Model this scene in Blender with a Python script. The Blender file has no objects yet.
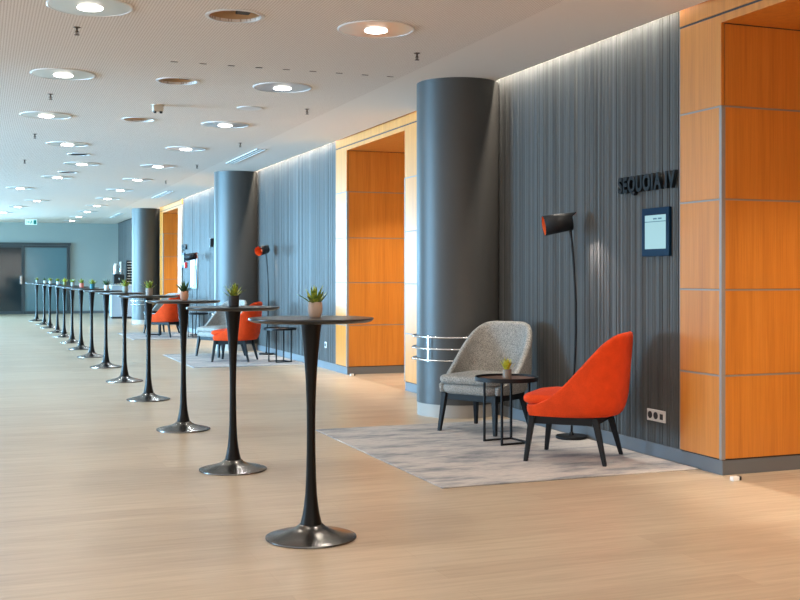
import bpy, bmesh, math, random
from mathutils import Vector, Matrix
C = bpy.context.scene.collection
SC = bpy.context.scene
PI = math.pi
R = math.radians

# ------------------------------------------------------------------ camera, world, light, exposure
cam = bpy.data.cameras.new('camera'); cam.lens = 49.5; cam.sensor_width = 36
cam.shift_y = -24.3/800; cam.clip_end = 200
co = bpy.data.objects.new('camera', cam); C.objects.link(co)
co.location = (0, 0, 1.31); co.rotation_euler = (R(90), 0, -math.atan(421/1100))
SC.camera = co
SC.view_settings.view_transform = 'Standard'; SC.view_settings.look = 'None'
SC.view_settings.gamma = 1; SC.view_settings.use_curve_mapping = False
SC.view_settings.exposure = 0.0

w = bpy.data.worlds.new('world'); SC.world = w; w.use_nodes = True
bg = w.node_tree.nodes['Background']; bg.inputs[0].default_value = (.45, .68, 1, 1); bg.inputs[1].default_value = .6

def area(name, loc, rot, sx, sy, power, color=(1, 1, 1), shape='RECTANGLE', spread=PI, parent=None):
    l = bpy.data.lights.new(name, 'AREA'); l.shape = shape; l.size = sx; l.size_y = sy
    l.energy = power; l.color = color; l.spread = spread
    o = bpy.data.objects.new(name, l); C.objects.link(o); o.location = loc; o.rotation_euler = rot
    if parent: o.parent = parent
    return o

# daylight coming in through the tall windows of the left side
for y0, y1, p, col in ((-3, 3, 75, (1, .94, .88)), (4, 10, 100, (1, .96, .90))):
    area('window_daylight', (-4.7, (y0+y1)/2, 1.55), (0, R(-90), 0), 2.5, y1-y0, p, col)
for y0, y1, p, col in ((11, 19, 1350, (.34, .68, 1)), (19.5, 28.5, 1450, (.30, .67, 1)), (29, 38.5, 1500, (.34, .72, 1))):
    area('window_daylight', (-12, (y0+y1)/2, 1.55), (0, R(-90), 0), 1.6, y1-y0, p, col, spread=R(70))
# daylight of the glazed end of the hall, left of the far door
area('window_daylight', (-3.0, 39.6, 1.5), (R(-90), 0, 0), 3.8, 2.5, 1250, (.32, .68, 1), spread=R(120))
# unseen fill light added behind the viewer to brighten the near hall
area('rear_fill_light', (.5, -3.7, 1.7), (R(90), 0, 0), 7, 2.4, 110, (1, .93, .84))

# ------------------------------------------------------------------ node material helpers
def mat(name, color=(.5, .5, .5), rough=.5, metal=0, spec=.5, emit=None, estr=0, coat=0):
    m = bpy.data.materials.new(name); m.use_nodes = True
    b = m.node_tree.nodes['Principled BSDF']
    b.inputs['Base Color'].default_value = (*color, 1); b.inputs['Roughness'].default_value = rough
    b.inputs['Metallic'].default_value = metal; b.inputs['Specular IOR Level'].default_value = spec
    b.inputs['Coat Weight'].default_value = coat
    if emit: b.inputs['Emission Color'].default_value = (*emit, 1); b.inputs['Emission Strength'].default_value = estr
    return m
class NT:
    def __init__(s, m): s.t = m.node_tree; s.b = s.t.nodes['Principled BSDF']
    def n(s, typ, **k):
        x = s.t.nodes.new(typ)
        for a, v in k.items(): setattr(x, a, v)
        return x
    def l(s, a, b): s.t.links.new(a, b)
    def coords(s, scale=(1, 1, 1), kind='Object', loc=(0, 0, 0)):
        tc = s.n('ShaderNodeTexCoord'); mp = s.n('ShaderNodeMapping'); mp.inputs['Scale'].default_value = scale
        mp.inputs['Location'].default_value = loc
        s.l(tc.outputs[kind], mp.inputs['Vector']); return mp.outputs['Vector']
    def noise(s, vec, scale=5, detail=3, rough=.5):
        x = s.n('ShaderNodeTexNoise'); x.inputs['Scale'].default_value = scale
        x.inputs['Detail'].default_value = detail; x.inputs['Roughness'].default_value = rough
        s.l(vec, x.inputs['Vector']); return x.outputs['Fac']
    def ramp(s, fac, stops):
        x = s.n('ShaderNodeValToRGB'); e = x.color_ramp.elements
        while len(e) < len(stops): e.new(.5)
        for i, (p, c) in enumerate(stops): e[i].position = p; e[i].color = (*c, 1)
        s.l(fac, x.inputs['Fac']); return x.outputs['Color']
    def mix(s, a, b, fac, mode='MIX'):
        x = s.n('ShaderNodeMix'); x.data_type = 'RGBA'; x.blend_type = mode
        if isinstance(fac, (int, float)): x.inputs['Factor'].default_value = fac
        else: s.l(fac, x.inputs['Factor'])
        for k, v in ((6, a), (7, b)):
            if isinstance(v, tuple): x.inputs[k].default_value = (*v, 1)
            else: s.l(v, x.inputs[k])
        return x.outputs[2]
    def math(s, op, a, b=None):
        x = s.n('ShaderNodeMath', operation=op)
        for k, v in ((0, a), (1, b)):
            if v is None: continue
            if isinstance(v, (int, float)): x.inputs[k].default_value = v
            else: s.l(v, x.inputs[k])
        return x.outputs[0]
    def bump(s, h, strength=.3, dist=.005):
        x = s.n('ShaderNodeBump'); x.inputs['Strength'].default_value = strength; x.inputs['Distance'].default_value = dist
        s.l(h, x.inputs['Height']); s.l(x.outputs['Normal'], s.b.inputs['Normal'])
    def color(s, c): s.l(c, s.b.inputs['Base Color'])
    def rough(s, c): s.l(c, s.b.inputs['Roughness'])

def floor_mat():
    m = mat('oak_planks', rough=.36, spec=.45); t = NT(m)
    v = t.coords()
    br = t.n('ShaderNodeTexBrick'); br.offset = .37; br.offset_frequency = 2
    br.inputs['Color1'].default_value = (.455, .355, .252, 1); br.inputs['Color2'].default_value = (.52, .42, .305, 1)
    br.inputs['Mortar'].default_value = (.41, .30, .20, 1)
    br.inputs['Scale'].default_value = 1; br.inputs['Brick Width'].default_value = 1.9; br.inputs['Row Height'].default_value = .19
    br.inputs['Mortar Size'].default_value = .0012; br.inputs['Mortar Smooth'].default_value = .3
    t.l(v, br.inputs['Vector'])
    g = t.noise(t.coords((.9, 13, 1)), 2.2, 6, .6)
    gc = t.ramp(g, [(.3, (.88, .87, .86)), (.55, (1, 1, 1)), (.75, (1.06, 1.05, 1.04))])
    c = t.mix(br.outputs['Color'], gc, 1, 'MULTIPLY')
    fl = t.noise(t.coords((2.2, 60, 1)), 3, 2)
    c = t.mix(c, t.ramp(fl, [(.35, (.93, .92, .91)), (.6, (1, 1, 1))]), 1, 'MULTIPLY')
    t.color(c)
    t.rough(t.ramp(g, [(.3, (.42, .42, .42)), (.7, (.30, .30, .30))]))
    t.bump(fl, .05, .002)
    return m
def wood_mat():
    m = mat('cherry_veneer', rough=.42, spec=.55, coat=.15); t = NT(m); t.b.inputs['Coat Roughness'].default_value = .32
    g = t.noise(t.coords((9, 9, .35)), 2, 6, .6)
    c = t.ramp(g, [(.25, (.50, .170, .020)), (.5, (.60, .215, .026)), (.75, (.66, .26, .040))])
    f = t.noise(t.coords((90, 90, 2.0)), 1.5, 2)
    c = t.mix(c, t.ramp(f, [(.3, (.90, .87, .84)), (.6, (1, 1, 1))]), 1, 'MULTIPLY')
    t.color(c); return m
def rib_mat():
    m = mat('ribbed_wall_covering', rough=.55, spec=.4); t = NT(m)
    n = t.noise(t.coords((0, 28, .02)), 1, 3, .7)
    n2 = t.noise(t.coords((0, 110, .05)), 1, 1)
    c = t.ramp(n, [(.3, (.048, .048, .046)), (.5, (.084, .085, .082)), (.72, (.140, .141, .137))])
    c = t.mix(c, t.ramp(n2, [(.35, (.72, .72, .72)), (.6, (1.1, 1.1, 1.1))]), 1, 'MULTIPLY')
    t.color(c); return m
def perf_mat():
    m = mat('perforated_ceiling_board', (.78, .73, .69), rough=.8, spec=.2); t = NT(m)
    tc = t.n('ShaderNodeTexCoord'); sp = t.n('ShaderNodeSeparateXYZ'); t.l(tc.outputs['Object'], sp.inputs[0])
    pitch = .021
    def cell(o):
        a = t.math('MULTIPLY', o, 1/pitch); a = t.math('FRACT', a); a = t.math('SUBTRACT', a, .5); return t.math('MULTIPLY', a, a)
    d = t.math('ADD', cell(sp.outputs['X']), cell(sp.outputs['Y']))
    hole = t.math('LESS_THAN', d, .075)
    xm = t.math('LESS_THAN', sp.outputs['X'], 3.62)           # plain plaster margin along the wall
    hole = t.math('MULTIPLY', hole, xm)
    c = t.mix((.78, .71, .645), (.50, .40, .33), hole)
    t.color(c); return m
def fabric_mat(name, c1, c2, scale=260, speck=.5):
    m = mat(name, c1, rough=.9, spec=.15); t = NT(m)
    n = t.noise(t.coords(), scale, 2, .7)
    n2 = t.noise(t.coords(), 14, 3)
    c = t.ramp(n, [(.5-.22*speck, c2), (.5+.22*speck, c1)])
    c = t.mix(c, t.ramp(n2, [(.3, (.9, .9, .9)), (.7, (1.06, 1.06, 1.06))]), 1, 'MULTIPLY')
    t.color(c); t.bump(n, .5, .003)
    t.b.inputs['Sheen Weight'].default_value = .02
    return m
def rug_mat():
    m = mat('distressed_rug', rough=.95, spec=.1); t = NT(m)
    a = t.noise(t.coords((1.0, 3.2, 1)), 1.7, 5, .65)
    b = t.noise(t.coords((6, 45, 1), loc=(3, 1, 0)), 2, 4, .7)
    c = t.ramp(a, [(.34, (.23, .24, .26)), (.44, (.38, .37, .37)), (.53, (.53, .49, .465)), (.68, (.58, .53, .49))])
    c = t.mix(c, t.ramp(b, [(.32, (.62, .64, .67)), (.55, (1, 1, 1))]), .8, 'MULTIPLY')
    h = t.noise(t.coords(), 220, 2); t.color(c); t.bump(h, .5, .004); return m

M = dict(
    floor=floor_mat(), wood=wood_mat(), rib=rib_mat(), perf=perf_mat(), rug=rug_mat(),
    white=mat('white_plaster', (.78, .76, .74), .8), cove=mat('cove_plaster', (.8, .78, .74), .8),
    column=mat('column_paint', (.050, .047, .043), .46, spec=.5),
    skirting=mat('skirting_steel', (.36, .32, .28), .6, .2), chrome=mat('brushed_steel', (.72, .72, .72), .25, 1),
    alu=mat('aluminium_strip', (.30, .285, .27), .5, .3), base=mat('grey_baseboard', (.13, .145, .16), .45),
    groove=mat('dark_joint', (.05, .04, .035), .7),  # dark lining behind the panel joints and in the header strip
    back=mat('back_wall_paint', (.37, .43, .42), .7), left=mat('left_wall_paint', (.7, .68, .65), .8),
    black=mat('black_lacquer', (.005, .0045, .004), .38, spec=.18), top=mat('black_laminate', (.010, .010, .010), .30, spec=.35),
    basemetal=mat('polished_black_metal', (.145, .14, .135), .25, .95), blackwood=mat('black_stained_wood', (.007, .007, .008), .5, spec=.25),
    blackmetal=mat('black_powder_coat', (.008, .008, .009), .5, spec=.25), walnut=mat('dark_walnut_top', (.10, .045, .026), .45),
    orange=mat('orange_shade_lining', (.85, .15, .03), .5), red=fabric_mat('red_orange_wool', (.75, .070, .012), (.58, .040, .006), 300, .8),
    grey=fabric_mat('grey_tweed', (.40, .375, .335), (.16, .15, .14), 120, .7),
    reflector=mat('downlight_reflector', (.78, .77, .76), .34, .85), rim=mat('light_rim', (.72, .70, .68), .4),
    glow=mat('lit_lamp_lens', (1, 1, 1), .5, emit=(1, .95, .86), estr=14),
    brown=mat('open_duct_lining', (.55, .36, .20), .8), dark=mat('dark_grille', (.03, .03, .03), .6),
    bronze=mat('sprinkler_bronze', (.09, .05, .03), .4, .6), beige=mat('beige_plastic', (.55, .46, .36), .5),
    glassdark=mat('dark_door_glass', (.014, .026, .030), .06, spec=.6), glassreflection=mat('door_glass_reflection_tint', (.11, .20, .225), .10, spec=.6),  # second pane is opaque, its bluish reflection put into the base colour
    doorframe=mat('dark_door_frame', (.05, .062, .068), .4), sockwhite=mat('white_plastic', (.78, .77, .74), .4),
    blackplastic=mat('black_plastic', (.015, .015, .016), .4),
    screenframe=mat('blue_screen_glass', (.002, .020, .050), .4, spec=.15), screen=mat('lit_screen', (.02, .02, .02), .3, emit=(.42, .72, .78), estr=.85),
    screenbar=mat('lit_screen_bar', (.02, .02, .02), .3, emit=(.03, .18, .30), estr=.8),
    exit=mat('lit_exit_sign', (.5, .6, .6), .4, emit=(.55, .95, .92), estr=.75), exitgreen=mat('exit_pictogram', (.0, .20, .18), .4, emit=(.0, .12, .13), estr=.5),
    letter=mat('anthracite_letter', (.008, .010, .012), .5, 0, .2),
    firered=mat('fire_alarm_red', (.55, .03, .03), .4), paper=mat('white_poster_paper', (.85, .86, .87), .6), paperblue=mat('pale_blue_print', (.32, .52, .66), .6),
    paperpink=mat('rose_grey_print', (.42, .30, .30), .6),
    soil=mat('potting_soil', (.03, .02, .013), .9), cabinet=mat('pale_blue_cabinet', (.42, .50, .60), .5),
)
def leaf_mat(name, a, b):
    m = mat(name, a, .45); t = NT(m); sp = t.coords((1, 1, 14)); n = t.noise(t.coords(), 60, 2)
    t.color(t.ramp(n, [(.35, a), (.65, b)])); return m
M['leaf'] = leaf_mat('succulent_leaf', (.07, .16, .02), (.38, .42, .05))
M['leafdark'] = leaf_mat('dark_succulent_leaf', (.012, .05, .016), (.05, .12, .03))
M['leafyellow'] = leaf_mat('yellow_green_leaf', (.32, .36, .02), (.62, .55, .04))
POT = {k: mat(k.replace(' ', '_')+'_pot', c, .6) for k, c in {
    'blush beige': (.46, .33, .25), 'black': (.013, .012, .012), 'peach': (.60, .32, .20), 'taupe': (.25, .20, .16),
    'grey green': (.22, .24, .20), 'pale grey': (.62, .60, .57), 'teal': (.02, .16, .19), 'coral': (.70, .20, .14),
    'grey': (.33, .34, .34), 'white': (.80, .79, .77), 'olive': (.22, .21, .07)}.items()}

# ------------------------------------------------------------------ mesh helpers
def put(name, bm, m, parent=None, smooth=False, loc=None, autosmooth=None):
    bmesh.ops.recalc_face_normals(bm, faces=bm.faces[:])
    me = bpy.data.meshes.new(name); bm.to_mesh(me); bm.free()
    for mm in (m if isinstance(m, (list, tuple)) else [m]): me.materials.append(mm)
    if smooth:
        for p in me.polygons: p.use_smooth = True
        if autosmooth:
            me.set_sharp_from_angle(angle=R(autosmooth))
    o = bpy.data.objects.new(name, me); C.objects.link(o)
    if parent: o.parent = parent
    if loc: o.location = loc
    return o
def thing(name, label, cat, loc=(0, 0, 0), rz=0, group=None):
    o = bpy.data.objects.new(name, None); C.objects.link(o); o.empty_display_size = .1
    o.location = loc; o.rotation_euler = (0, 0, rz)
    return tag(o, label, cat, group)
def tag(o, label, cat, group=None):
    o['label'] = label; o['category'] = cat
    if group: o['group'] = group
    return o
def struct(o): o['kind'] = 'structure'; return o
def B(): return bmesh.new()
def box(bm, x0, x1, y0, y1, z0, z1, bevel=0, mi=0):
    r = bmesh.ops.create_cube(bm, size=1)
    bmesh.ops.scale(bm, vec=(x1-x0, y1-y0, z1-z0), verts=r['verts'])
    bmesh.ops.translate(bm, vec=((x0+x1)/2, (y0+y1)/2, (z0+z1)/2), verts=r['verts'])
    fs = {f for v in r['verts'] for f in v.link_faces}
    for f in fs: f.material_index = mi
    if bevel:
        es = {e for v in r['verts'] for e in v.link_edges}
        bmesh.ops.bevel(bm, geom=list(es), offset=bevel, segments=2, affect='EDGES', profile=.5)
    return bm
def lathe(bm, prof, n=32, center=(0, 0, 0), cap=True, mi=0):
    rings = []
    for r, z in prof:
        if r < 1e-5: rings.append([bm.verts.new((center[0], center[1], center[2]+z))])
        else: rings.append([bm.verts.new((center[0]+r*math.cos(2*PI*i/n), center[1]+r*math.sin(2*PI*i/n), center[2]+z)) for i in range(n)])
    for a, b in zip(rings, rings[1:]):
        for i in range(n):
            j = (i+1) % n
            if len(a) == 1 and len(b) == 1: continue
            vs = [a[0], b[i], b[j]] if len(a) == 1 else ([a[i], a[j], b[0]] if len(b) == 1 else [a[i], a[j], b[j], b[i]])
            f = bm.faces.new(vs); f.material_index = mi
    if cap:
        for k in (0, -1):
            if len(rings[k]) > 1: bm.faces.new(rings[k]).material_index = mi
    return bm
def tube(bm, pts, r, n=10, closed=False):
    pts = [Vector(p) for p in pts]; rings = []; N = len(pts)
    up = Vector((0, 0, 1)); prev = None
    for i, p in enumerate(pts):
        a = pts[(i-1) % N] if (closed or i) else p; b = pts[(i+1) % N] if (closed or i < N-1) else p
        d = (b-a).normalized()
        if prev is None:
            u = d.orthogonal().normalized() if abs(d.dot(up)) > .95 else d.cross(up).normalized()
        else:
            u = (prev-d*prev.dot(d)).normalized()
        prev = u; v = d.cross(u)
        rr = r[i] if isinstance(r, (list, tuple)) else r
        rings.append([bm.verts.new(p+u*rr*math.cos(2*PI*k/n)+v*rr*math.sin(2*PI*k/n)) for k in range(n)])
    for i in range(N if closed else N-1):
        a = rings[i]; b = rings[(i+1) % N]
        for k in range(n): bm.faces.new([a[k], a[(k+1) % n], b[(k+1) % n], b[k]])
    if not closed: bm.faces.new(rings[0]); bm.faces.new(rings[-1])
    return bm
def beam(bm, p0, p1, s0, s1=None, bevel=0):
    """tapered square bar from p0 to p1, half sizes s0 -> s1 (x, y)"""
    s1 = s1 or s0; vs = []
    for p, s in ((p0, s0), (p1, s1)):
        vs += [bm.verts.new((p[0]+a*s[0], p[1]+b*s[1], p[2])) for a, b in ((-1, -1), (1, -1), (1, 1), (-1, 1))]
    fs = [bm.faces.new(vs[:4]), bm.faces.new(vs[4:])]
    for k in range(4): fs.append(bm.faces.new([vs[k], vs[(k+1) % 4], vs[4+(k+1) % 4], vs[4+k]]))
    if bevel: bmesh.ops.bevel(bm, geom=list({e for f in fs for e in f.edges}), offset=bevel, segments=2, affect='EDGES', profile=.5)
    return bm
def bake(o):
    dg = bpy.context.evaluated_depsgraph_get(); dg.update()
    me = bpy.data.meshes.new_from_object(o.evaluated_get(dg)); me.name = o.data.name
    o.modifiers.clear(); o.data = me; return o
def copy_tree(o, parent=None):
    c = o.copy(); C.objects.link(c)
    if parent: c.parent = parent; c.matrix_parent_inverse = o.matrix_parent_inverse.copy()
    for ch in list(o.children): copy_tree(ch, c)
    return c

# ------------------------------------------------------------------ the setting
H = 3.13; WX = 4.58; PX = 4.545; CE = 4.50; YB = 39.7; YF = -4.0; XL = -5.0
struct(put('floor', box(B(), XL, 6.2, YF, YB+.2, -.06, 0), M['floor']))
# ceiling board with three open round openings
HOLES = [(1.676, 7.613, .185), (1.737, 10.345, .18), (1.741, 13.057, .175)]
ceil = struct(put('ceiling', box(B(), XL, CE, YF, YB, H, H+.02), M['perf']))
bmc = B()
for x, y, r in HOLES: lathe(bmc, [(r, -.1), (r, .1)], 48, (x, y, H))
cut = put('cutter', bmc, M['perf'])
bo = ceil.modifiers.new('b', 'BOOLEAN'); bo.object = cut; bo.operation = 'DIFFERENCE'; bo.solver = 'EXACT'
bake(ceil); bpy.data.objects.remove(cut)
# cove above the wall edge of the ceiling
bm = B(); box(bm, CE-.02, CE, YF, YB, H+.02, H+.24); box(bm, CE-.02, WX+.2, YF, YB, H+.24, H+.28)
struct(put('trim_1', bm, M['cove']))
struct(put('wall_back', box(B(), XL, WX+.2, YB, YB+.2, 0, H+.28), M['back']))
struct(put('baseboard_back', box(B(), 2.99, WX, YB-.015, YB, 0, .09), M['base']))
struct(put('wall_front', box(B(), XL, 6.2, YF-.2, YF, 0, H+.28), M['left']))
# left wall with wide window openings
bm = B(); box(bm, XL-.2, XL, YF, YB, 0, .25); box(bm, XL-.2, XL, YF, YB, 2.85, H+.28)
for y in (-4, 3.2, 10.2, 18.2, 28.2, 38.9): box(bm, XL-.2, XL, y, y+.7, .25, 2.85)
struct(put('wall_left', bm, M['left']))

PORTALS = [(3.40, 5.98, 2.94, 6.44), (11.73, 13.85, 11.27, 14.33), (19.60, 21.72, 19.14, 22.18), (27.08, 29.44, 26.56, 29.96)]
SEGS = [(YF, 2.94), (6.44, 11.27), (14.33, 19.14), (22.18, 26.56), (29.96, YB)]
rng = random.Random(3)
for y0, y1 in SEGS:
    bm = B(); prof = []; y = y0
    while y < y1-.02:
        wd = rng.choice([.007, .010, .013, .016, .022]); dp = rng.uniform(.003, .008)
        prof += [(y, WX), (y+.003, WX-dp), (y+wd, WX-dp), (y+wd+.003, WX)]; y += wd+.003+rng.choice([.002, .004, .008])
    prof = [p for p in prof if p[0] < y1] + [(y1, WX)]
    lo = [bm.verts.new((x, yy, 0)) for yy, x in prof]; hi = [bm.verts.new((x, yy, H+.24)) for yy, x in prof]
    for i in range(len(prof)-1): bm.faces.new([lo[i], lo[i+1], hi[i+1], hi[i]])
    bl = [bm.verts.new((WX+.12, yy, zz)) for yy in (y0, y1) for zz in (0, H+.24)]
    bm.faces.new([lo[0], bl[0], bl[1], hi[0]]); bm.faces.new([lo[-1], bl[2], bl[3], hi[-1]]); bm.faces.new([bl[0], bl[2], bl[3], bl[1]])
    struct(put('wall_right', bm, M['rib']))
    struct(put('baseboard_right', box(B(), WX-.022, WX-.0085, y0, y1, 0, .10, .002), M['base']))
    y1c = y1-4 if y1 == YB else y1
    area('cove_light', (WX-.035, (y0+y1c)/2, H+.22), (0, 0, 0), .03, y1c-y0-.1, 27*(y1c-y0), (1, .92, .80))

JZ = [.10, .652, 1.217, 1.812, 2.423, 2.97]
def panels(bm, f, z0s):
    for a, b in zip(z0s, z0s[1:]): f(bm, a+.006, b-.006)
for k, (ya, yb, oa, ob) in enumerate(PORTALS):
    D = 5.85
    p = bpy.data.objects.new('door_%d' % (k+1), None); C.objects.link(p); struct(p); p.location = (PX, (ya+yb)/2, 0)
    def pp(name, bm, m):
        o = put(name, bm, m, p); o.matrix_parent_inverse = Matrix.Translation((-PX, -(ya+yb)/2, 0)); return o
    zs = JZ
    for (a, b) in ((yb, ob), (oa, ya)):       # jamb faces and the deep side panels
        bm = B()
        for z0, z1 in zip(zs, zs[1:]): box(bm, PX, PX+.025, a+.004, b-.004, z0+.006, z1-.006 if z1 < 2.9 else 3.02, .0015)
        pp('jamb', bm, M['wood'])
        yr = yb if a == yb else ya
        s = 1 if a == yb else -1
        bm = B()
        for z0, z1 in zip(zs, zs[1:]): box(bm, PX+.03, D, min(yr, yr+s*.02), max(yr, yr+s*.02), z0+.006, z1-.006, .0015)
        pp('side_panel', bm, M['wood'])
        bm = B(); box(bm, PX+.012, D, min(yr+s*.008, yr+s*.1), max(yr+s*.008, yr+s*.1), 0, 3.0)
        box(bm, PX+.012, PX+.1, min(a, b)+.012, max(a, b)-.012, 0, 3.0)
        pp('backing', bm, M['groove'])
        bm = B()
        for z in zs[1:-1]:
            box(bm, PX-.001, PX+.02, a+.002, b-.002, z-.006, z+.004)
            box(bm, PX+.02, D, min(yr-s*.001, yr+s*.02), max(yr-s*.001, yr+s*.02), z-.006, z+.004)
        pp('joint_strip', bm, M['alu'])
        pp('corner_profile', box(B(), PX-.002, PX+.03, min(yr-s*.002, yr+s*.022), max(yr-s*.002, yr+s*.022), .10, 2.423, .001), M['alu'])
        bm = B(); box(bm, PX+.008, PX+.03, a+.0, b-.0, 0, .095); box(bm, PX+.03, D, min(yr+s*.004, yr+s*.02), max(yr+s*.004, yr+s*.02), 0, .095)
        pp('baseboard', bm, M['base'])
        pp('edge_profile', box(B(), PX-.002, PX+.03, (ob-.006 if s == 1 else oa-.0), (ob if s == 1 else oa+.006), .10, 3.02), M['alu'])
    bm = B(); box(bm, PX, PX+.03, ya-.003, yb+.003, 2.97, 3.02); box(bm, PX, PX+.03, oa, ob, 3.036, H+.24); box(bm, PX+.03, WX+.12, oa, ob, 3.036, H+.24)
    pp('header', bm, M['wood'])
    pp('header_strip', box(B(), PX+.006, PX+.03, oa, ob, 3.02, 3.036), M['groove'])
    pp('soffit', box(B(), PX+.03, D, ya, yb, 2.97, 3.0), M['wood'])
    bm = B(); box(bm, D, D+.05, ya-.05, (ya+yb)/2-.003, .01, 2.97); box(bm, D, D+.05, (ya+yb)/2+.003, yb+.05, .01, 2.97)
    dl = pp('door_leaf', bm, M['wood'])
    bm = B()
    for s in (-1, 1):
        y = (ya+yb)/2+s*.08; tube(bm, [(D-.002, y, .8), (D-.06, y, .8), (D-.06, y, 1.4), (D-.002, y, 1.4)], .012)
    h = put('door_handle', bm, M['chrome'], dl)
    # recessed soffit spotlight
    sy = (ya+yb)/2
    spx = PX+.62
    pp('soffit_spot', lathe(B(), [(.055, 2.964), (.055, 2.971)], 24, (spx, sy, 0)), M['rim'])
    pp('soffit_spot_lens', lathe(B(), [(.036, 2.960), (.036, 2.965)], 24, (spx, sy, 0)), M['glow'])
    area('soffit_light', (spx, sy, 2.955), (0, 0, 0), .07, .07, 27, (1, .86, .66), 'DISK', R(100))

# columns with steel guard rails
for x, y in ((4.255, 9.58), (4.255, 19.2), (4.27, 30.5)):
    c = bpy.data.objects.new('column', None); C.objects.link(c); struct(c); c.location = (x, y, 0)
    put('shaft', lathe(B(), [(.391, .12), (.391, H+.0)], 96), M['column'], c, True, autosmooth=40)
    put('skirting_ring', lathe(B(), [(.386, 0), (.386, .12)], 96), M['skirting'], c, True, autosmooth=40)
    for z in (.53, .635, .742):
        a0, a1 = R(100), R(322)
        put('guard_rail', tube(B(), [(.43*math.cos(a0+(a1-a0)*i/40), .43*math.sin(a0+(a1-a0)*i/40), z) for i in range(41)], .009), M['chrome'], c, True)
    for an in (128, 205, 285):
        a = R(an); bm = B(); box(bm, .416, .421, -.006, .006, .515, .757)
        for z in (.53, .635, .742): box(bm, .385, .42, -.006, .006, z-.006, z+.006)
        bmesh.ops.rotate(bm, verts=bm.verts[:], cent=(0, 0, 0), matrix=Matrix.Rotation(a, 3, 'Z'))
        put('rail_bracket', bm, M['chrome'], c)

# glazed door in the back wall
g = bpy.data.objects.new('door_5', None); C.objects.link(g); struct(g); g.location = (1.2, YB, 0)
def gp(name, bm, m):
    o = put(name, bm, m, g); o.matrix_parent_inverse = Matrix.Translation((-1.2, -YB, 0)); return o
bm = B(); box(bm, -.75, 2.97, YB-.07, YB-.001, 2.36, 2.44); box(bm, 2.89, 2.95, YB-.07, YB-.001, 0, 2.36); box(bm, -.75, -.67, YB-.07, YB-.001, 0, 2.36)
gp('door_frame', bm, M['doorframe'])
for x0, x1, m in ((-.66, 1.40, 'glassdark'), (1.41, 2.88, 'glassreflection')):
    bm = B(); f = .05
    box(bm, x0, x0+f, YB-.055, YB-.003, .01, 2.35); box(bm, x1-f, x1, YB-.055, YB-.003, .01, 2.35)
    box(bm, x0+f, x1-f, YB-.055, YB-.003, .01, .10); box(bm, x0+f, x1-f, YB-.055, YB-.003, 2.27, 2.35)
    lf = gp('door_leaf', bm, M['doorframe'])
    pa = put('glass_pane', box(B(), x0+f, x1-f, YB-.035, YB-.015, .10, 2.27), M[m], lf)
bm = B(); box(bm, 1.30, 1.38, YB-.12, YB-.055, 1.02, 1.30, .01); gp('door_handle', bm, M['chrome'])

# ------------------------------------------------------------------ rugs
RUGZ = .008
for (x0, x1, y0, y1, lab) in ((2.66, 4.54, 6.22, 8.96, 'faded grey and rose rug under the nearest seating group'),
                              (2.84, 4.54, 15.6, 18.4, 'faded pale rug under the middle seating group'),
                              (2.95, 4.54, 22.9, 25.7, 'faded pale rug under the farthest seating group')):
    xc, yc = (x0+x1)/2, (y0+y1)/2
    bm = B(); box(bm, x0-xc, x1-xc, y0-yc, y1-yc, .0002, RUGZ, .003)
    o = put('rug', bm, M['rug'], loc=(xc, yc, 0)); tag(o, lab, 'rug', 'rugs under the seating groups')

# ------------------------------------------------------------------ lounge chairs
def chair_top(y):      # height of the shell edge along the side, y from front to back
    P = [(.28, .385), (.20, .405), (.10, .45), (0, .535), (-.06, .605), (-.15, .715), (-.24, .835), (-.30, .89), (-.335, .908), (-.42, .912)]
    for (a, za), (b, zb) in zip(P, P[1:]):
        if y >= b: return za+(zb-za)*(min(y, a)-a)/(b-a)
    return P[-1][1]
def outline(s):        # plan curve of the shell; s -1..1 from front right through back to front left
    a = s*PI/2*1.0
    pts = []
    L = .26            # straight side run
    W, Dp = .325, .32
    if abs(s) > .62:
        k = (abs(s)-.62)/.38
        x = W-.05*k*k; y = -.03+k*.29
    else:
        t = s/.62*PI/2
        x = abs(W*math.copysign(abs(math.sin(t))**.72, t)); y = -.03-Dp*abs(math.cos(t))**.72
    return math.copysign(x, s) if s else 0, y
def slab(bm, W, y0, y1, z0, z1, rc=.10, bv=.03, crown=0, n=8, tpr=0):
    pts = []
    for cx, cy, a0 in ((W-rc, y1-rc, 0), (-W+rc, y1-rc, 90), (-W+rc, y0+rc, 180), (W-rc, y0+rc, 270)):
        for i in range(n+1):
            a = R(a0+90*i/n); pts.append((cx+rc*math.cos(a), cy+rc*math.sin(a)))
    rings = []
    cy = (y0+y1)/2
    prof = []
    for i in range(6):
        a = R(90*i/5); prof.append((bv*(1-math.sin(a)), z0+bv*(1-math.cos(a))))
    for i in range(6):
        a = R(90*i/5); prof.append((bv*(1-math.cos(a)), z1-bv*(1-math.sin(a))))
    prof.append((bv+.06, z1+crown*.55)); prof.append((bv+.13, z1+crown*.9))
    for ins, z in prof:
        rings.append([bm.verts.new((x*(1-ins/W), cy+(y-cy)*(1-ins/((y1-y0)/2)), z)) for x, y in pts])
    N = len(pts)
    for a, b in zip(rings, rings[1:]):
        for i in range(N): bm.faces.new([a[i], a[(i+1) % N], b[(i+1) % N], b[i]])
    bm.faces.new(rings[0]); bm.faces.new(rings[-1])
    return bm
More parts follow.
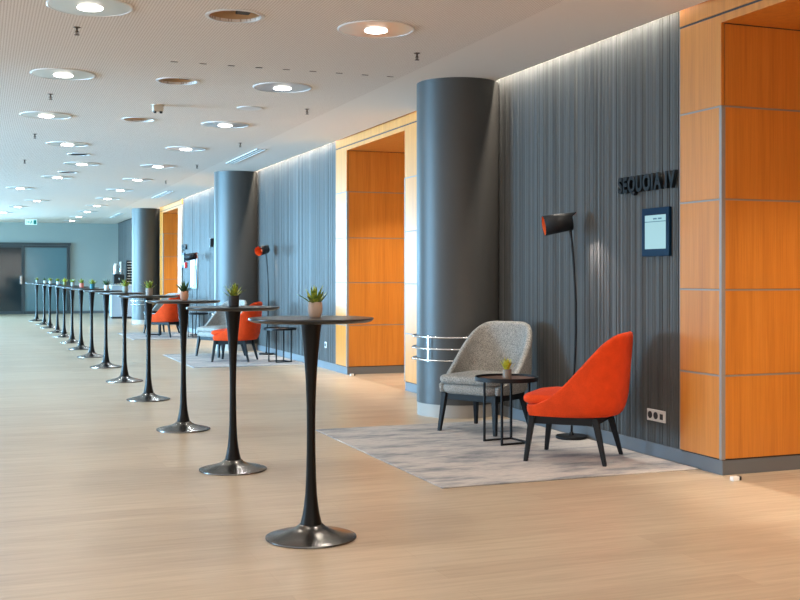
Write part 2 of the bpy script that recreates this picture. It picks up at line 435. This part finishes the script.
def make_chair(name, label, fab):
    t = thing(name, label, 'chair')
    bm = B(); NS, NV = 48, 10; rows = []
    for i in range(NS+1):
        s = -1+2*i/NS; x, y = outline(s); zt = chair_top(y); col = []
        for j in range(NV+1):
            v = j/NV; z = .325+(zt-.325)*v
            tuck = 1-(.13 if abs(s) < .62 else .13-.10*(abs(s)-.62)/.38)*(1-min(1, (z-.325)/.16))**2        # rounded in towards the bottom
            lean = max(0, z-.42)*.08*min(1, max(0, (.05-y)/.35))
            fl = 1 - .03*max(0, (z-.5)/.4)                  # sides lean slightly in at the top
            col.append(bm.verts.new((x*tuck*fl, (y+.02)*tuck-.02-lean, z)))
        rows.append(col)
    for a, b in zip(rows, rows[1:]):
        for j in range(NV): bm.faces.new([a[j], b[j], b[j+1], a[j+1]])
    sh = put('shell', bm, fab, t, True)
    so = sh.modifiers.new('s', 'SOLIDIFY'); so.thickness = .05; so.offset = 0
    so.use_rim = True
    sub = sh.modifiers.new('u', 'SUBSURF'); sub.levels = 1; sub.render_levels = 1
    bake(sh)
    put('seat_base', slab(B(), .296, -.25, .300, .318, .405, .16, .035), fab, t, True)
    put('seat_cushion', slab(B(), .297, -.26, .312, .402, .472, .11, .033, .02), fab, t, True)
    for sx in (-1, 1):
        put('leg', beam(B(), (sx*.275, .275, 0), (sx*.245, .235, .322), (.014, .014), (.023, .023), .004), M['blackwood'], t)
        put('leg', beam(B(), (sx*.275, -.285, 0), (sx*.225, -.205, .322), (.014, .014), (.023, .023), .004), M['blackwood'], t)
    bm = B()
    for sx in (-1, 1): box(bm, sx*.238-.013, sx*.238+.013, -.19, .22, .265, .322, .003)
    for y in (.232, -.205): box(bm, -.225, .225, y-.013, y+.013, .265, .322, .003)
    put('apron', bm, M['blackwood'], t)
    return t
# (x, y, facing direction)
def place(o, x, y, d, lab, z=RUGZ):
    o.location = (x, y, z); o.rotation_euler = (0, 0, math.atan2(-d[0], d[1])); o['label'] = lab
    o['group'] = 'lounge chairs on the rugs'
ch = make_chair('lounge_chair', '', M['grey'])
place(ch, 3.99, 8.42, (-.85, -.53), 'grey tweed lounge chair beside the nearest column and round table')
c2 = copy_tree(ch); place(c2, 3.66, 17.70, (-.88, -.48), 'grey lounge chair of the middle seating group, behind a red chair')
c3 = copy_tree(ch); place(c3, 3.86, 25.2, (-.88, -.48), 'grey lounge chair of the farthest seating group')
cr = make_chair('lounge_chair', '', M['red'])
place(cr, 3.975, 6.91, (-.72, .69), 'red orange lounge chair seen from its side, nearest the camera')
r2 = copy_tree(cr); place(r2, 3.66, 16.64, (-.88, .47), 'red lounge chair on the middle rug, below the second lamp')
r3 = copy_tree(cr); place(r3, 3.70, 23.75, (-.80, .60), 'red lounge chair of the farthest seating group')

# ------------------------------------------------------------------ low round side tables
def make_side():
    t = thing('side_table', '', 'table')
    put('tabletop', lathe(B(), [(.0, .486), (.238, .486), (.243, .490), (.243, .500), (.0, .500)], 48), M['walnut'], t, True, autosmooth=30)
    put('rim', lathe(B(), [(.240, .484), (.248, .484), (.248, .516), (.241, .516), (.240, .484)], 48, cap=False), M['blackmetal'], t, True, autosmooth=30)
    a = .125; r = .0075
    c = [(-a, -a), (a, -a), (a, a), (-a, a)]
    for x, y in c: put('leg', beam(B(), (x, y, 0), (x, y, .486), (r, r)), M['blackmetal'], t)
    for (x0, y0), (x1, y1) in zip(c[:3], c[1:]):
        put('stretcher', box(B(), min(x0, x1)-r, max(x0, x1)+r, min(y0, y1)-r, max(y0, y1)+r, 0.0005, .0145), M['blackmetal'], t)
    return t
st = make_side()
def pst(o, x, y, rz, lab): o.location = (x, y, RUGZ); o.rotation_euler = (0, 0, rz); o['label'] = lab; o['group'] = 'round side tables'
pst(st, 3.85, 7.73, R(7), 'dark round side table between the nearest grey and red chairs')
pst(copy_tree(st), 4.25, 16.18, R(12), 'dark round side table right of the middle red chair')
pst(copy_tree(st), 3.62, 24.55, R(-11), 'small dark table mostly hidden behind the farthest red chair')
pst(copy_tree(st), 4.29, 23.3, R(12), 'dark side table right of the farthest red chair, by the wall')

# ------------------------------------------------------------------ floor lamps
def make_lamp(head=-19):
    t = thing('floor_lamp', '', 'lamp')
    put('base', lathe(B(), [(0, 0), (.122, 0), (.125, .004), (.125, .018), (.120, .024), (.02, .026), (.014, .05), (0, .05)], 48), M['blackmetal'], t, True, autosmooth=40)
    d = Vector((.934, -.357, 0))
    P = [(0, .03), (.012, .3), (.026, .6), (.036, .85), (.034, 1.1), (.022, 1.35), (.006, 1.55), (-.010, 1.70)]
    pts = []
    for i in range(len(P)-1):
        for k in range(4):
            u = k/4; q = (P[i][0]*(1-u)+P[i+1][0]*u, P[i][1]*(1-u)+P[i+1][1]*u); pts.append((d.x*q[0], d.y*q[0], q[1]))
    pts.append((d.x*P[-1][0], d.y*P[-1][0], P[-1][1]))
    put('pole', tube(B(), pts, .0095, 10), M['blackmetal'], t, True)
    # conical shade lying on its side, mouth towards the corridor
    def cone(r0, r1, L, r0b=None):
        bm = B(); n = 40; A = []; E = []
        for i in range(n):
            a = 2*PI*i/n; cs, sn = math.cos(a), math.sin(a)
            A.append(bm.verts.new((-L, r0*cs, r0*sn)))
            E.append(bm.verts.new((.012+.05*max(0, sn-.55)/.45, r1*cs, r1*sn)))
        for i in range(n): bm.faces.new([A[i], A[(i+1) % n], E[(i+1) % n], E[i]])
        return bm
    Mx = Matrix.Translation((d.x*-.010, d.y*-.010, 1.735)) @ Matrix.Rotation(R(head), 4, 'Z') @ Matrix.Rotation(R(-9), 4, 'Y')
    bm = cone(.078, .066, .215); bmesh.ops.transform(bm, matrix=Mx, verts=bm.verts[:])
    sh = put('shade', bm, M['blackmetal'], t, True)
    so = sh.modifiers.new('s', 'SOLIDIFY'); so.thickness = .003; so.offset = 1; bake(sh)
    bm = cone(.0765, .0645, .213)
    bmesh.ops.transform(bm, matrix=Mx, verts=bm.verts[:])
    put('shade_lining', bm, M['orange'], sh, True)
    bm = B(); lathe(bm, [(0, 0), (.062, 0), (.062, .006), (0, .006)], 32)
    bmesh.ops.transform(bm, matrix=Mx @ Matrix.Rotation(R(90), 4, 'Y'), verts=bm.verts[:])
    put('shade_back', bm, M['blackmetal'], sh, True, autosmooth=40)
    bm = B(); lathe(bm, [(.0, 0), (.016, .0), (.016, .05), (.026, .075), (.028, .095), (.02, .115), (0, .122)], 20)
    bmesh.ops.transform(bm, matrix=Mx @ Matrix.Rotation(R(-90), 4, 'Y'), verts=bm.verts[:])
    put('bulb', bm, M['orange'], sh, True)
    for y in (-.30, -.14):      # spots added behind the shade's rear to lay a soft glow on the wall
        l = bpy.data.lights.new('added_wall_glow', 'SPOT'); l.energy = 30; l.color = (1, .84, .78); l.spot_size = R(34); l.spot_blend = .5; l.shadow_soft_size = .006
        o = bpy.data.objects.new('added_wall_glow', l); C.objects.link(o); o.parent = t; o.location = Mx @ Vector((.03, 0, 0))
        o.rotation_euler = (Vector((.135, y, 1.36))-o.location).to_track_quat('-Z', 'Y').to_euler()
    return t
lp = make_lamp()
def plp(o, x, y, rz, lab): o.location = (x, y, RUGZ); o.rotation_euler = (0, 0, rz); o['label'] = lab; o['group'] = 'floor lamps behind the chairs'
plp(lp, 4.435, 7.745, 0, 'tall black floor lamp with orange lining behind the nearest red chair')
lq = make_lamp(42)
plp(lq, 4.43, 17.75, 0, 'black floor lamp with orange lining right of the second column')
plp(copy_tree(lp), 4.41, 24.0, R(-22), 'thin black floor lamp of the farthest seating group')

# ------------------------------------------------------------------ tall pedestal tables and their plants
TB = [(1.549, 5.29), (1.600, 7.334), (1.625, 9.40), (1.672, 11.80), (1.685, 13.95), (1.697, 16.2), (1.698, 18.35), (1.70, 20.35),
      (1.70, 22.35), (1.70, 24.5), (1.69, 26.5), (1.66, 28.9), (1.64, 31.0), (1.56, 33.45)]
ORD = ['first', 'second', 'third', 'fourth', 'fifth', 'sixth', 'seventh', 'eighth', 'ninth', 'tenth', 'eleventh', 'twelfth', 'thirteenth', 'fourteenth']
def make_ped():
    t = thing('bar_table', '', 'table')
    put('base', lathe(B(), [(0, 0), (.222, 0), (.2275, .004), (.2265, .010), (.205, .017), (.165, .026), (.125, .036), (.095, .046), (.075, .056), (.064, .066), (.057, .072), (0, .072)], 72), M['basemetal'], t, True, autosmooth=45)
    put('stem', lathe(B(), [(.0, .071), (.0555, .071), (.053, .078), (.044, .115), (.036, .16), (.0295, .22), (.0255, .30), (.0225, .42), (.0213, .55), (.0225, .66), (.027, .78), (.0335, .88), (.042, .98), (.049, 1.045), (.0535, 1.072), (.0535, 1.078), (0, 1.078)], 40), M['black'], t, True, autosmooth=45)
    put('tabletop', lathe(B(), [(0, 1.078), (.285, 1.078), (.302, 1.084), (.3125, 1.092), (.3125, 1.0985), (.311, 1.100), (0, 1.100)], 72), M['top'], t, True, autosmooth=25)
    return t
def leaf(bm, base, yaw, tilt, L, W, curl):
    n = 6; d = Vector((math.cos(yaw), math.sin(yaw), 0)); sd = Vector((-math.sin(yaw), math.cos(yaw), 0)); p = Vector(base); rows = []
    for i in range(n+1):
        u = i/n; a = tilt-curl*u
        wv = W*(.75+.9*u-1.65*u*u) if u < 1 else .0004
        wv = max(wv, .0004); nr = d*-math.sin(a)+Vector((0, 0, math.cos(a)))
        th = wv*.35
        rows.append([bm.verts.new(p+sd*wv), bm.verts.new(p-nr*th), bm.verts.new(p-sd*wv), bm.verts.new(p+nr*th*.2)])
        p = p+(d*math.cos(a)+Vector((0, 0, math.sin(a))))*(L/n)
    for a, b in zip(rows, rows[1:]):
        for k in range(4): bm.faces.new([a[k], a[(k+1) % 4], b[(k+1) % 4], b[k]])
    bm.faces.new(rows[0]); bm.faces.new(rows[-1])
def make_plant(label, pot, leafm, loc, seed, h=.078, r=.037, lh=.085, square=False, n=16, spread=1.0):
    t = thing('potted_plant', label, 'plant', loc, seed*1.3, 'small potted succulents on the tables')
    if square: prof = [(0, .0), (r*.93, .0), (r*.97, .003), (r, .01), (r, h), (r-.004, h), (r-.005, h-.01), (0, h-.01)]
    else: prof = [(0, 0), (r*.66, 0), (r*.74, .003), (r*.93, h*.26), (r, h*.45), (r*.985, h*.7), (r*.93, h), (r*.83, h), (r*.82, h-.01), (0, h-.01)]
    put('pot', lathe(B(), prof, 36), POT[pot], t, True, autosmooth=35)
    put('soil', lathe(B(), [(0, h-.0105), (r*.80, h-.0105), (r*.80, h-.007), (0, h-.005)], 20), M['soil'], t, True)
    rr = random.Random(seed); bm = B()
    for i in range(n):
        a = i*2.399+rr.uniform(-.3, .3); k = i/n
        tl = R(86-52*spread*k+rr.uniform(-7, 7)); L = lh*rr.uniform(.78, 1.1)
        q = r*.45*k
        leaf(bm, (q*math.cos(a), q*math.sin(a), h-.012), a, tl, L, min(.012, .011*lh/.085)*rr.uniform(.85, 1.2), rr.uniform(-.25, .35))
    put('leaves', bm, M[leafm], t, True, autosmooth=60)
    return t
POTS = ['blush beige', 'black', 'peach', 'taupe', 'grey green', 'pale grey', 'teal', 'coral', 'grey', 'olive', 'white', 'pale grey', 'white', 'grey']
LF = ['leaf', 'leaf', 'leafdark', 'leaf', 'leaf', 'leafdark', 'leaf', 'leaf', 'leaf', 'leafyellow', 'leaf', 'leaf', 'leafdark', 'leaf']
ped = make_ped()
for i, (x, y) in enumerate(TB):
    o = ped if i == 0 else copy_tree(ped)
    o.location = (x, y, 0); o['group'] = 'row of tall black bar tables'
    o['label'] = '%s tall black bar table from the camera, under a %s pot' % (ORD[i], POTS[i])
    make_plant('green succulent in a %s pot on the %s bar table from the camera' % (POTS[i], ORD[i]), POTS[i], LF[i], (x+(.03 if i == 0 else .012), y+.03, 1.1003), i+2,
               .078 if i != 1 else .075, .037 if i != 1 else .036, .102, i in (1, 3, 6, 7), 20, 1.05)
make_plant('yellow green plant in a taupe pot on the nearest round side table', 'taupe', 'leafyellow', (3.85, 7.72, RUGZ+.5003), 31, .072, .034, .098, True, 20, .7)

# ------------------------------------------------------------------ ceiling fittings
def disc_bm(prof, n=40): return lathe(B(), prof, n)
def make_down():
    t = thing('ceiling_downlight', '', 'light')
    put('rim', lathe(B(), [(.268, 0), (.284, 0), (.284, -.004), (.277, -.009), (.270, -.009), (.268, 0)], 56, cap=False), M['rim'], t, True, autosmooth=40)
    put('reflector', lathe(B(), [(0, -.0005), (.270, -.0005), (.270, -.006), (.19, -.009), (.105, -.012), (0, -.012)], 56), M['reflector'], t, True, autosmooth=40)
    put('lens', lathe(B(), [(0, -.0115), (.084, -.0115), (.084, -.017), (.07, -.022), (0, -.026)], 36), M['glow'], t, True, autosmooth=40)
    return t
dn = make_down(); first = True
ROWR = [(2.735, 7.64), (2.735, 10.32), (2.765, 13.11), (2.766, 15.80), (2.775, 18.49), (2.80, 21.2), (2.80, 23.9), (2.83, 26.65), (2.85, 29.45), (2.86, 32.2), (2.865, 35.1), (2.862, 37.7)]
ROWL = [(.70, 7.68), (.71, 10.35), (.71, 13.07), (1.14, 15.82), (1.56, 18.53), (1.35, 21.2), (.80, 24.1), (1.31, 28.0), (.95, 30.6), (.66, 33.5)]
for row, nm in ((ROWR, 'in the row nearer the columns'), (ROWL, 'in the row farther from the columns')):
    for i, (x, y) in enumerate(row):
        o = dn if first else copy_tree(dn); first = False
        o.location = (x, y, H); o['label'] = 'round lit ceiling downlight, %s from the camera %s' % (ORD[i], nm); o['group'] = 'lit round downlights'
        cool = min(1, max(0, (y-8)/8))
        area('downlight_lamp', (x, y, H-.03), (0, 0, 0), .15, .15, 15, (1-.20*cool, .91+.02*cool, .78+.22*cool), 'DISK', R(150))
# downlights of the part of the hall outside the frame (lamps only)
for x in (.7, 2.735):
    for y in (5.0, 2.3, -.4): area('downlight_lamp', (x, y, H-.03), (0, 0, 0), .18, .18, 18, (1, .92, .82), 'DISK', R(150))
for y in (2.3, 7.6, 13, 18.5, 24, 29.5, 35): area('downlight_lamp', (-2.4, y, H-.03), (0, 0, 0), .18, .18, 22, (1, .92, .84) if y < 10 else (.80, .92, 1), 'DISK', R(150))

for i, (x, y, r) in enumerate(HOLES):
    t = thing('ceiling_opening', 'unlit open round ceiling hole with brown inside, %s from the camera' % ORD[i], 'ceiling opening', (x, y, H), 0, 'open round ceiling holes')
    put('rim', lathe(B(), [(r-.004, .0), (r+.022, .0), (r+.022, -.004), (r+.006, -.007), (r-.004, -.006), (r-.004, 0)], 48, cap=False), M['rim'], t, True, autosmooth=40)
    put('duct', lathe(B(), [(r-.001, .021), (r+.02, .021), (r+.02, .075), (0, .075), (0, .07), (r-.001, .07), (r-.001, .021)], 48, cap=False), M['brown'], t, True, autosmooth=40)
    bm = B()
    for k in range(4): beam(bm, (-r*.8+k*.09, -r*.4, .045+.005*k), (-r*.6+k*.11, r*.4, .055), (.012, .012))
    box(bm, -r*.8, r*.8, -.02, .02, .055, .069); box(bm, r*.1, r*.6, -.09, .07, .03, .05)
    put('fixing_bracket', bm, M['dark'], t)

def make_sprk():
    t = thing('sprinkler', '', 'sprinkler')
    put('escutcheon', lathe(B(), [(0, 0), (.035, 0), (.035, -.004), (.015, -.010), (0, -.010)], 20), M['bronze'], t, True, autosmooth=40)
    bm = B(); lathe(bm, [(.009, -.01), (.009, -.035), (.012, -.038), (.004, -.06), (.004, -.075)], 12)
    tube(bm, [(.011, 0, -.035), (.018, 0, -.05), (.004, 0, -.072)], .003, 6); tube(bm, [(-.011, 0, -.035), (-.018, 0, -.05), (-.004, 0, -.072)], .003, 6)
    put('body', bm, M['bronze'], t, True)
    put('deflector', lathe(B(), [(0, -.073), (.026, -.073), (.026, -.077), (0, -.077)], 16), M['bronze'], t)
    return t
sp = make_sprk(); first = True
for X, ys, nm in ((3.345, (8.35, 11.58, 14.87, 18.07, 21.3), 'above the seating side'), (.67, (8.37, 11.54, 14.87, 18.26), 'above the table side')):
    for i, y in enumerate(ys):
        o = sp if first else copy_tree(sp); first = False
        o.location = (X, y, H); o.scale = (.75,)*3; o['label'] = 'small dark ceiling sprinkler, %s from the camera %s' % (ORD[i], nm); o['group'] = 'ceiling sprinklers'
t = thing('ceiling_detector', 'beige detector unit on the ceiling between the downlight rows', 'detector', (1.78, 11.88, H))
put('body', box(B(), -.055, .055, -.05, .05, -.07, -.0005, .012), M['beige'], t); put('plate', lathe(B(), [(0, -.0002), (.07, -.0002), (.07, -.008), (0, -.008)], 24), M['beige'], t)
for s in (-1, 1): put('lens', lathe(B(), [(0, -.068), (.018, -.068), (.014, -.09), (0, -.092)], 14, (s*.032, -.02, 0)), M['blackplastic'], t, True)
o = put('ceiling_plate', lathe(B(), [(0, -.0003), (.14, -.0003), (.14, -.005), (.132, -.008), (0, -.008)], 40), M['rim'], loc=(2.747, 11.73, H)); tag(o, 'small unlit grey cover plate between the second and third downlights', 'cover plate')
def make_slot(L):
    bm = B(); w2 = .07
    for x0, x1 in ((-w2, -w2+.018), (w2-.018, w2), (-.008, .008)): box(bm, x0, x1, -L/2, L/2, -.008, -.0003)
    for y in (-L/2, L/2-.018): box(bm, -w2, w2, y, y+.018, -.008, -.0003)
    return bm
for x, y0, y1, lab in ((3.79, 15.45, 17.6, 'long slot air diffuser in the ceiling before the second column'), (3.84, 23.8, 26.1, 'long slot air diffuser in the ceiling between second and third columns'), (3.88, 32.7, 35.6, 'farthest slot air diffuser in the ceiling beyond the third column')):
    t = thing('slot_diffuser', lab, 'air vent', (x, (y0+y1)/2, H), 0, 'ceiling slot diffusers')
    put('frame', make_slot(y1-y0), M['sockwhite'], t); put('slot', box(B(), -.06, .06, -(y1-y0)/2+.01, (y1-y0)/2-.01, -.003, -.0002), M['alu'], t)
for i, (x, y, L) in enumerate(((1.40, 17.1, .30), (1.46, 20.1, .30))):
    t = thing('ceiling_grille', 'small unlit round grille in the ceiling, %s of two beyond the open holes' % ('nearer', 'farther')[i], 'air vent', (x, y, H), 0, 'small ceiling grilles')
    put('ring', lathe(B(), [(.15, -.0003), (.175, -.0003), (.172, -.008), (.15, -.008), (.15, -.0003)], 40, cap=False), M['rim'], t)
    bm = B()
    for k in range(5): box(bm, -.11, .11, -.1+.045*k, -.08+.045*k, -.006, -.0004)
    put('slats', bm, M['dark'], t)
for i in range(9):
    bm = B(); box(bm, -.03, .03, -.008, .008, -.004, -.0003, .001); o = put('ceiling_slot', bm, M['bronze'], loc=(1.55+.245*i, 9.42, H))
    tag(o, 'tiny dark slot, one of the row across the perforated ceiling', 'slot', 'row of tiny ceiling slots')

# ------------------------------------------------------------------ things on the right wall (basis: x' runs to the camera, y' up, z' into the room)
WB = Matrix(((0, 0, -1, 0), (-1, 0, 0, 0), (0, 1, 0, 0), (0, 0, 0, 1)))
def wall_thing(name, label, cat, y, z, x=WX-.0085, group=None):
    t = thing(name, label, cat, (x, y, z), 0, group); t.rotation_euler = WB.to_euler(); return t
def sign(text, y0, y1, z0, hgt, label, depth):
    t = wall_thing('room_sign', label, 'sign', y1, z0, group='room name signs')
    xs = 0; parts = []
    for chx in text:
        if chx == ' ': xs += .32; continue
        cu = bpy.data.curves.new('letter', 'FONT'); cu.body = chx; cu.extrude = .5; cu.offset = .04; cu.size = 1
        o = bpy.data.objects.new('letter', cu); C.objects.link(o)
        dg = bpy.context.evaluated_depsgraph_get(); dg.update()
        me = bpy.data.meshes.new_from_object(o.evaluated_get(dg)); bpy.data.objects.remove(o)
        vx = [v.co.x for v in me.vertices]; mn, mx = min(vx), max(vx)
        for v in me.vertices: v.co.x += xs-mn
        xs += mx-mn+.10; parts.append(me)
    k = (y1-y0)/(xs-.10); ky = hgt/.70
    for me in parts:
        for v in me.vertices: v.co = Vector((v.co.x*k, v.co.y*ky, (v.co.z+.5)*depth+.012))
        me.materials.clear(); me.materials.append(M['letter'])
        o = bpy.data.objects.new('letter', me); C.objects.link(o); o.parent = t
        xa = sum(v.co.x for v in me.vertices)/len(me.vertices)
        bm = B(); box(bm, xa-.004, xa+.004, hgt*.45, hgt*.55, -.001, .013)
        put('standoff', bm, M['letter'], o)
sign('SEQUOIA IV', 6.48, 7.21, 1.935, .112, 'dark raised letters reading SEQUOIA IV above the screen', .028)
sign('SEQUOIA I', 25.9, 26.5, 1.935, .112, 'small far away dark room name sign beside the third wooden portal', .028)
def screen(y, z, label):
    t = wall_thing('room_screen', label, 'screen', y, z, group='wall screens')
    put('housing', box(B(), -.17, .17, -.175, .175, -.001, .026, .004), M['screenframe'], t)
    d = put('display', box(B(), -.125, .135, -.122, .122, .025, .0275), M['screen'], t)
    put('header_line', box(B(), -.125, .135, .072, .077, .0275, .028), M['screenbar'], d)
    bm = B()
    for a in (-.02, .04): box(bm, a, a+.045, .09, .10, .0275, .028)
    put('text_line', bm, M['screenbar'], d)
screen(6.742, 1.625, 'lit blue framed screen on the dark wall under the SEQUOIA IV letters')
screen(26.38, 1.68, 'tiny distant blue screen on the wall beside the third portal')
def outlet(y, z, n, label):
    t = wall_thing('wall_outlet', label, 'outlet', y, z, group='wall outlets')
    wd = .071*n/2+.005
    put('frame', box(B(), -wd, wd, -.042, .042, -.001, .010, .002), M['sockwhite'], t)
    for k in range(n):
        cx = (k-(n-1)/2)*.071
        bm = B()
        if k == 2: box(bm, cx-.018, cx+.018, -.022, .018, .009, .0125)
        else: lathe(bm, [(0, .009), (.026, .009), (.026, .0125), (0, .0125)], 24, (cx, 0, 0))
        put('socket', bm, M['blackplastic'], t)
outlet(6.755, .30, 3, 'white triple wall outlet low beside the nearest wooden portal')
outlet(14.86, .335, 1, 'single white wall outlet low beside the second wooden portal')
t = wall_thing('fire_call_point', 'small red fire call box on the far blue lit wall', 'alarm', 26.02, 1.56); put('housing', box(B(), -.06, .06, -.07, .07, -.001, .05, .006), M['firered'], t); put('button_cover', box(B(), -.025, .025, -.025, .025, .05, .053), M['sockwhite'], t)
t = wall_thing('wall_poster', 'white framed notice on the wall by the farthest lamp', 'poster', 25.0, 1.42)
put('frame', box(B(), -.42, .42, -.40, .40, -.001, .02, .003), M['alu'], t); pb = put('sheet', box(B(), -.40, .40, -.38, .38, .019, .022), M['paper'], t)
put('print_block', box(B(), -.05, .40, -.38, .12, .022, .023), M['paperblue'], pb); put('print_band', box(B(), -.40, .40, .24, .38, .022, .023), M['paperpink'], pb)
t = wall_thing('wall_speaker', 'small black box high on the wall just left of the second column', 'speaker', 22.88, 2.0)
put('housing', box(B(), -.06, .06, -.09, .09, -.001, .07, .008), M['blackplastic'], t); put('grille', box(B(), -.045, .045, -.07, .07, .07, .073), M['dark'], t)

# door stops at the portal corners
for x, y, lab in ((4.515, 5.80, 'small white and black door stop at the nearest portal corner'), (4.56, 13.66, 'small dark door stop at the second portal corner')):
    t = thing('door_stop', lab, 'door stop', (x, y, 0), 0, 'door stops on the floor')
    put('body', box(B(), -.03, .02, -.018, .018, 0, .028, .004), M['sockwhite'], t); put('rubber_pad', box(B(), .02, .038, -.015, .015, .002, .028, .003), M['blackplastic'], t)

# hanging exit sign
t = thing('exit_sign', 'lit pale green exit sign hanging from the ceiling above the glass door', 'sign', (1.55, 36.9, H))
put('housing', box(B(), -.18, .18, -.025, .025, -.20, -.025, .004), M['sockwhite'], t)
pn = put('panel', box(B(), -.175, .175, -.028, -.024, -.196, -.029), M['exit'], t)
for s in (-.12, .12): put('hanger', tube(B(), [(s, 0, -.03), (s, 0, -.0003)], .006, 8), M['chrome'], t)
bm = B()
box(bm, -.155, -.145, -.0295, -.028, -.18, -.05); box(bm, -.12, -.065, -.0295, -.028, -.125, -.10)     # wall edge and arrow shaft
for k in range(4): box(bm, -.075+.008*k, -.067+.008*k, -.0295, -.028, -.1125-.035+.009*k, -.1125+.035-.009*k)
box(bm, -.005, .015, -.0295, -.028, -.075, -.055); box(bm, -.015, .015, -.0295, -.028, -.125, -.08)        # running figure
box(bm, -.03, -.01, -.0295, -.028, -.175, -.125); box(bm, .01, .035, -.0295, -.028, -.16, -.12); box(bm, .015, .04, -.0295, -.028, -.10, -.088)
box(bm, .07, .16, -.0295, -.028, -.18, -.05)                                                            # door leaf
put('pictogram', bm, M['exitgreen'], pn)

# coffee station against the wall beyond the third column
t = thing('coffee_station', 'pale cabinet carrying chrome and black coffee equipment left of the third column', 'coffee station', (4.12, 34.6, 0))
put('cabinet', box(B(), -.36, .36, -.25, .25, .06, 1.0, .008), M['cabinet'], t); put('plinth', box(B(), -.33, .33, -.22, .22, 0, .06), M['dark'], t)
bm = B()
for k in range(14): box(bm, -.04, .12, -.254, -.249, .14+.055*k, .165+.055*k)
put('vent_slats', bm, M['dark'], t)
put('counter', box(B(), -.38, .38, -.27, .27, 1.0, 1.03, .004), M['sockwhite'], t)
t = thing('coffee_machine', 'chrome coffee machine with black front on the pale cabinet', 'coffee machine', (3.99, 34.55, 1.03))
put('body', box(B(), -.16, .16, -.17, .17, 0, .32, .012), M['blackplastic'], t); put('drip_tray', box(B(), -.14, .14, -.22, -.165, .002, .04, .004), M['chrome'], t)
put('boiler', lathe(B(), [(0, .32), (.075, .32), (.08, .34), (.08, .62), (.06, .66), (0, .67)], 28, (-.07, 0, 0)), M['chrome'], t, True, autosmooth=40)
put('boiler', lathe(B(), [(0, .32), (.055, .32), (.06, .34), (.06, .68), (.045, .71), (0, .72)], 28, (.08, 0, 0)), M['chrome'], t, True, autosmooth=40)
put('spout', tube(B(), [(0, -.165, .22), (0, -.2, .21), (0, -.205, .14)], .014, 10), M['chrome'], t, True)
t = thing('cup_rack', 'black ribbed cup rack beside the chrome coffee machine', 'rack', (4.34, 34.6, 1.03))
bm = B(); box(bm, -.12, -.10, -.12, .12, 0, .75); box(bm, .10, .12, -.12, .12, 0, .75); box(bm, -.1, .1, .10, .12, 0, .75)
put('frame', bm, M['blackplastic'], t)
for k in range(9): put('shelf', box(B(), -.10, .10, -.12, .10, .01+.084*k, .022+.084*k), M['sockwhite'], t)
